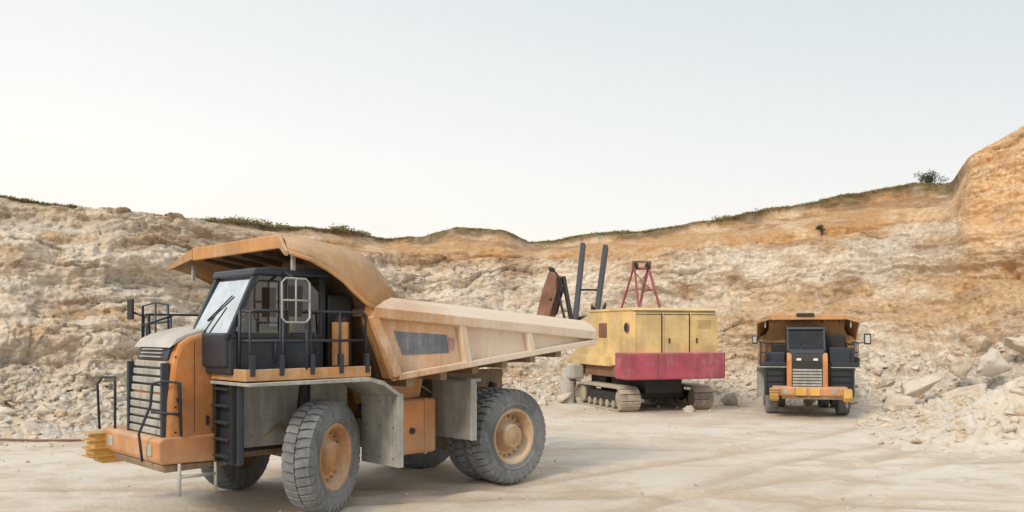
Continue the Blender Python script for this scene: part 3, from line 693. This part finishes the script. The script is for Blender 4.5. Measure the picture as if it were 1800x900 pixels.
cc=mix(n,maprange(n,noise(n,objco(n,(.6,.6,3)),2.2,6,.75),.58,.66,0,.42),cc,(.42,.28,.165))
crack=math_(n,'MULTIPLY',maprange(n,v_.outputs[0],.03,0,0,.42),maprange(n,f2,.40,.55))
cc=mix(n,crack,cc,(.30,.21,.14))
n.links.new(cc,b.inputs["Base Color"]); b.inputs["Roughness"].default_value=.95
hh=math_(n,'ADD',f1,math_(n,'MULTIPLY',maprange(n,v_.outputs[0],0,.06),.14)); bump(n,b,hh,.9,.15)
me.materials.append(m)
qw=bpy.data.objects.new("quarry_wall",me); link(qw)

# ---------------------------------------------------------------- ground
xs=np.concatenate([np.linspace(-900,-40,14,endpoint=False),np.linspace(-40,40,420),np.linspace(46,900,14)])
ys=np.concatenate([np.linspace(-600,-6,10,endpoint=False),np.linspace(-6,48,380),np.linspace(54,1300,14)])
gx,gy=np.meshgrid(xs,ys)
near=(np.abs(gx)<39)*(gy<47)*(gy>-5)
gz=near*(.04*fbm(gx*.35,gy*.35,gx*0,4,90)+.022*fbm(gx*2.3,gy*2.3,gx*0,3,91))
rut=np.zeros(gx.shape)
for k,(cx,cy,rad) in enumerate([(4,-20,34.5),(4,-20,31.6),(4,-20,36.2),(-30,60,52),(-30,60,55),(22,4,20),(22,4,22.6),(6,52,32),(6,52,29.4),(-6,-30,44),(-6,-30,47)]):
    rr2=np.sqrt((gx-cx)**2+(gy-cy)**2)-rad+.5*fbm(gx*.12,gy*.12,gx*0,3,92+k)
    g=near*np.exp(-(rr2/.26)**2); rut=np.maximum(rut,g*(.5+.5*sst(-.3,.3,fbm(gx*.2,gy*.2,gx*0,2,150+k))))
    gz-=.040*g; gz+=.022*near*np.exp(-((np.abs(rr2)-.42)/.14)**2)
gv=np.stack([gx,gy,gz],-1).reshape(-1,3); gi=np.arange(gx.size).reshape(gx.shape)
gf=np.stack([gi[:-1,:-1],gi[:-1,1:],gi[1:,1:],gi[1:,:-1]],-1).reshape(-1,4)
me=gridmesh("ground",gv,gf); me.polygons.foreach_set("use_smooth",[True]*len(me.polygons))
a=me.attributes.new("rut",'FLOAT','POINT'); a.data.foreach_set("value",rut.astype(np.float32).ravel())
m,n,b=newmat("quarry_floor"); co=objco(n)
big=noise(n,co,.16,5,.6); mid=noise(n,objco(n,(.5,1.0,1)),.8,8,.75,.5); fine=noise(n,co,9,7,.75); peb=N(n,"ShaderNodeTexVoronoi"); n.links.new(co,peb.inputs[0]); peb.inputs["Scale"].default_value=14
c=mix(n,maprange(n,big,.38,.62),(.66,.58,.48),(.75,.69,.60))
c=mix(n,maprange(n,mid,.46,.66,0,.7),c,(.57,.46,.34))
c=mix(n,maprange(n,noise(n,co,.35,7,.7),.50,.62,0,.6),c,(.52,.41,.29))
c=mix(n,maprange(n,noise(n,objco(n,(1,1,1)),.55,6,.7),.56,.66,0,.5),c,(.80,.75,.67))
ra=N(n,"ShaderNodeAttribute"); ra.attribute_name="rut"
c=mix(n,math_(n,'MULTIPLY',ra.outputs["Fac"],maprange(n,fine,.3,.6,.3,.8)),c,(.48,.375,.265))
c=mix(n,maprange(n,fine,.55,.75,0,.45),c,(.42,.35,.27))
c=mix(n,maprange(n,peb.outputs["Distance"],.10,.02,0,.4),c,(.80,.76,.69))
n.links.new(c,b.inputs["Base Color"]); b.inputs["Roughness"].default_value=.96
bump(n,b,math_(n,'ADD',math_(n,'MULTIPLY',fine,.8),mid),.75,.06)
me.materials.append(m); link(bpy.data.objects.new("ground",me))

# ---------------------------------------------------------------- rocks
def rockvar(k):
    bm=bmesh.new(); r=random.Random(k)
    for i in range(r.randint(12,20)):
        v=Vector((r.gauss(0,1),r.gauss(0,1),r.gauss(0,1))).normalized()*r.uniform(.75,1.1)
        v=Vector((v.x,v.y*.8,v.z*.6))
        bm.verts.new(v)
    res=bmesh.ops.convex_hull(bm,input=bm.verts)
    bmesh.ops.delete(bm,geom=[g for g in res['geom_interior'] if isinstance(g,bmesh.types.BMVert)],context='VERTS')
    bmesh.ops.bevel(bm,geom=list(bm.edges),offset=.03,segments=1,affect='EDGES')
    bmesh.ops.triangulate(bm,faces=bm.faces)
    bm.verts.ensure_lookup_table(); bm.verts.index_update()
    V=np.array([v.co[:] for v in bm.verts]);F=np.array([[v.index for v in f.verts] for f in bm.faces]); bm.free(); return V,F
RV=[rockvar(i) for i in range(16)]
# fractured large rocks: subdivided hulls with surface relief
def bigrock(k):
    V,F=rockvar(100+k); me=bpy.data.meshes.new("t"); me.from_pydata(V.tolist(),[],F.tolist())
    bm=bmesh.new(); bm.from_mesh(me); bmesh.ops.subdivide_edges(bm,edges=bm.edges,cuts=3,use_grid_fill=True)
    P=np.array([v.co[:] for v in bm.verts]); nn=P/np.linalg.norm(P,axis=1)[:,None]
    _,e_,v_2=vor(P[:,0]*2.2,P[:,1]*2.2,P[:,2]*3.2,300+k)
    dd=.16*(v_2-.5)+.10*fbm(P[:,0]*3,P[:,1]*3,P[:,2]*3,4,310+k)
    P=P+nn*dd[:,None]
    bmesh.ops.triangulate(bm,faces=bm.faces); bm.verts.index_update(); F=np.array([[v.index for v in f.verts] for f in bm.faces])
    bm.free(); bpy.data.meshes.remove(me); return P,F
BV=[bigrock(i) for i in range(6)]
def scatter(name,items,mat,src=None):
    src=src or RV
    VV=[];FF=[];k=0
    for (p,s) in items:
        V,F=src[random.randrange(len(src))]
        e=Matrix.Rotation(random.uniform(0,6.28),3,'Z')@Matrix.Rotation(random.uniform(-.6,.6),3,'X')@Matrix.Rotation(random.uniform(-.6,.6),3,'Y')
        W=(V*np.array([random.uniform(.7,1.3),random.uniform(.7,1.2),random.uniform(.6,1.15)])*s)@np.array(e).T+np.array(p)
        VV.append(W);FF.append(F+k);k+=len(V)
    me=gridmesh(name,np.concatenate(VV),np.concatenate(FF)); me.materials.append(mat)
    o=bpy.data.objects.new(name,me); link(o); return o
m,n,b=newmat("limestone_rocks"); co=objco(n); geo=N(n,"ShaderNodeNewGeometry")
rmp=N(n,"ShaderNodeValToRGB"); setramp(rmp,[(0,(.62,.49,.34)),(.3,(.72,.63,.51)),(.6,(.76,.70,.61)),(.85,(.66,.63,.58)),(1,(.66,.51,.35))]); n.links.new(geo.outputs["Random Per Island"],rmp.inputs[0])
f=noise(n,co,4,7,.7); c=mix(n,maprange(n,f,.4,.65,0,.5),rmp.outputs[0],(.56,.44,.31)); c=mix(n,maprange(n,noise(n,co,1.3,5),.5,.7,0,.6),c,(.80,.74,.65))
n.links.new(c,b.inputs["Base Color"]); b.inputs["Roughness"].default_value=.95; bump(n,b,noise(n,co,6,7,.75),.9,.08); RM=m
items=[]
rowsel=np.where((S[:,0]>.05)&(S[:,0]<2.05))[0]
for i in range(9500):
    r=int(rowsel[int(len(rowsel)*random.random()**1.4)]); c=random.randrange(60,nc-60)
    s=.035+.22*random.random()**4
    if random.random()<.010: s=random.uniform(.28,.45)
    p=(PX[r,c],PY[r,c],PZ[r,c]+s*.1); items.append((p,s))
for i in range(700):
    c=random.randrange(100,nc-100); yy=foot[c]-random.random()**2*6; s=.03+.10*random.random()**2
    items.append(((ts[c]*yy,yy,s*.2),s))
for i in range(900):
    x=random.uniform(-15,15);y=random.uniform(9,30); s=.010+.04*random.random()**2.5; items.append(((x,y,s*.3),s))
scatter("rubble_rocks",items,RM)
def mound_h(x,y):
    return 2.5*np.exp(-(((x-20.5)/5.0)**2+((y-27.0)/5.2)**2))+1.3*np.exp(-(((x-15.4)/2.6)**2+((y-24.2)/2.0)**2))+.35*np.exp(-(((x-13.5)/2.3)**2+((y-24.0)/1.5)**2))
mx_,my_=np.meshgrid(np.linspace(9,32,300),np.linspace(17,40,300))
hz=mound_h(mx_,my_); b5,e5,v5=vor(mx_*1.7,my_*1.7,mx_*0,120); b6,e6,v6=vor(mx_*5,my_*5,mx_*0,121)
mz=hz-.12+np.clip(hz,0,1)*(.30*fbm(mx_*.8,my_*.8,mx_*0,4,122)+.28*(v5-.4)+.10*(v6-.5))
mi=np.arange(mx_.size).reshape(mx_.shape)
me=gridmesh("rubble_mound",np.stack([mx_,my_,mz],-1).reshape(-1,3),np.stack([mi[:-1,:-1],mi[:-1,1:],mi[1:,1:],mi[1:,:-1]],-1).reshape(-1,4)); me.materials.append(RM)
link(bpy.data.objects.new("rubble_mound",me))
items=[]
while len(items)<3400:
    i=random.randrange(300);j=random.randrange(300)
    if hz[i,j]<.10 or random.random()>.25+hz[i,j]: continue
    s=.04+.22*random.random()**2.5; items.append(((mx_[i,j],my_[i,j],mz[i,j]+s*.15),s))
scatter("mound_stones",items,RM)
items=[]
for (x,y,z,s) in [(17.6,33,.5,1.1),(18.9,33.5,1.9,1.0),(16.3,32.4,.3,.8),(19.8,32.8,.8,1.2),(20.5,34.5,2.6,1.0),(15.2,33.6,.3,.6),(18.2,34.8,1.7,.9),(21.6,33,1.6,1.1),(16.8,35,.9,.9),
                  (18.8,31.6,.3,.7),(14.4,32.5,.2,.45),(13.9,35.2,.3,.5),(15.7,36,.9,.7),(22.8,33.5,2.6,1.2),(19.4,35.5,2.7,.8),(17.3,31.2,.2,.5),(9.3,36.5,.2,.5),(12.9,36.8,.3,.6),(1.4,36.5,.1,.35),(2.3,37.4,.25,.5),(-.5,37.5,.2,.4),(7.9,37.5,.3,.6),(6.9,33.4,.1,.28)]:
    items.append(((x,y,z),s))
scatter("boulders",items,RM,BV)

# ---------------------------------------------------------------- vegetation
m,n,b=newmat("dry_grass"); geo=N(n,"ShaderNodeNewGeometry"); rmp=N(n,"ShaderNodeValToRGB"); setramp(rmp,[(0,(.10,.11,.035)),(.5,(.19,.19,.07)),(1,(.34,.28,.13))]); n.links.new(geo.outputs["Random Per Island"],rmp.inputs[0]); n.links.new(rmp.outputs[0],b.inputs["Base Color"]); b.inputs["Roughness"].default_value=.9; GM=m
VV=[];FF=[]
rim=int(np.where(S[:,0]>=5.0)[0][0])
for i in range(50000):
    c=random.randrange(60,nc-60); t=ts[c]
    if t>.515: continue
    dens=.45+.9*mnoise.noise(Vector((t*22,0,3)))
    if -.12<t<.03: dens*=.3
    if random.random()>dens: continue
    r=rim+random.randrange(-5,10)
    x,y,z=PX[r,c]+random.uniform(-.15,.15),PY[r,c],PZ[r,c]
    hgt=random.uniform(.04,.13)*(1.6 if dens>.85 else 1)
    a=random.uniform(0,3.14);wd=random.uniform(.02,.05);lx,ly=random.uniform(-.12,.12),random.uniform(-.1,.1);k=len(VV)
    VV+=[(x-wd*math.cos(a),y-wd*math.sin(a),z-.03),(x+wd*math.cos(a),y+wd*math.sin(a),z-.03),(x+lx,y+ly,z+hgt)];FF.append((k,k+1,k+2))
mobj("grass",VV,FF,GM,fix=False)
m,n,b=newmat("shrub_leaves"); geo=N(n,"ShaderNodeNewGeometry"); rmp=N(n,"ShaderNodeValToRGB"); setramp(rmp,[(0,(.03,.04,.018)),(.6,(.07,.085,.035)),(1,(.12,.13,.055))]); n.links.new(geo.outputs["Random Per Island"],rmp.inputs[0]); n.links.new(rmp.outputs[0],b.inputs["Base Color"]); b.inputs["Roughness"].default_value=.8; LM=m
M['bark']=simple("bark",(.10,.07,.045),.9)
def surf(t,dr=1):
    c=int(np.argmin(abs(ts-t))); r=rim+dr; return PX[r,c],PY[r,c],PZ[r,c]
def shrub(name,t,wd,ht,mat,leaves=900,trunk=True,dr=1):
    x,y,z=surf(t,dr); e=bpy.data.objects.new(name,None); link(e); e.location=(x,y,z)
    V=[];F=[];cl=[(random.gauss(0,.30)*wd,random.gauss(0,.25)*wd,ht*random.uniform(.35,.9),random.uniform(.14,.28)*wd) for _ in range(13)]
    for i in range(leaves):
        cx,cy,cz,cr=random.choice(cl); d=Vector((random.gauss(0,1),random.gauss(0,1),random.gauss(0,.6))).normalized()*cr*random.random()**.4
        p=Vector((cx,cy,cz))+d; p.z=max(p.z,0); s=random.uniform(.03,.075); u=Vector((random.gauss(0,1),random.gauss(0,1),random.gauss(0,1))).normalized(); v=u.orthogonal().normalized()
        k=len(V); V+=[p-u*s,p+v*s*.6,p+u*s,p-v*s*.6]; F.append((k,k+1,k+2,k+3))
    mobj("foliage",V,F,mat,e,fix=False)
    if trunk:
        tubes("stems",[[(0,0,-.2),(cx*.4,cy*.4,cz*.5),(cx,cy,cz)] for cx,cy,cz,_ in cl[:8]],.025,'bark',e,6)
shrub("shrub",.489,1.6,.95,LM,1300)
shrub("shrub",.363,.7,.55,LM,500,True,-70)
for t,wd,ht in [(-.318,1.6,.28),(-.30,1.6,.26),(-.345,1.2,.2),(-.27,1.2,.15),(-.20,1.5,.22),(-.175,1.4,.2),(-.33,1.2,.25),(.25,1.2,.12),(.30,1.2,.12),(.13,1.0,.12)]:
    shrub("low_shrub",t,wd,ht,GM,700,False)
tubes("hose",[[(-18,25.2,.06),(-15.5,24.6,.05),(-13.5,24.2,.05),(-11.8,24.3,.05),(-11.0,24.6,.04)]],.035,'rust',None)
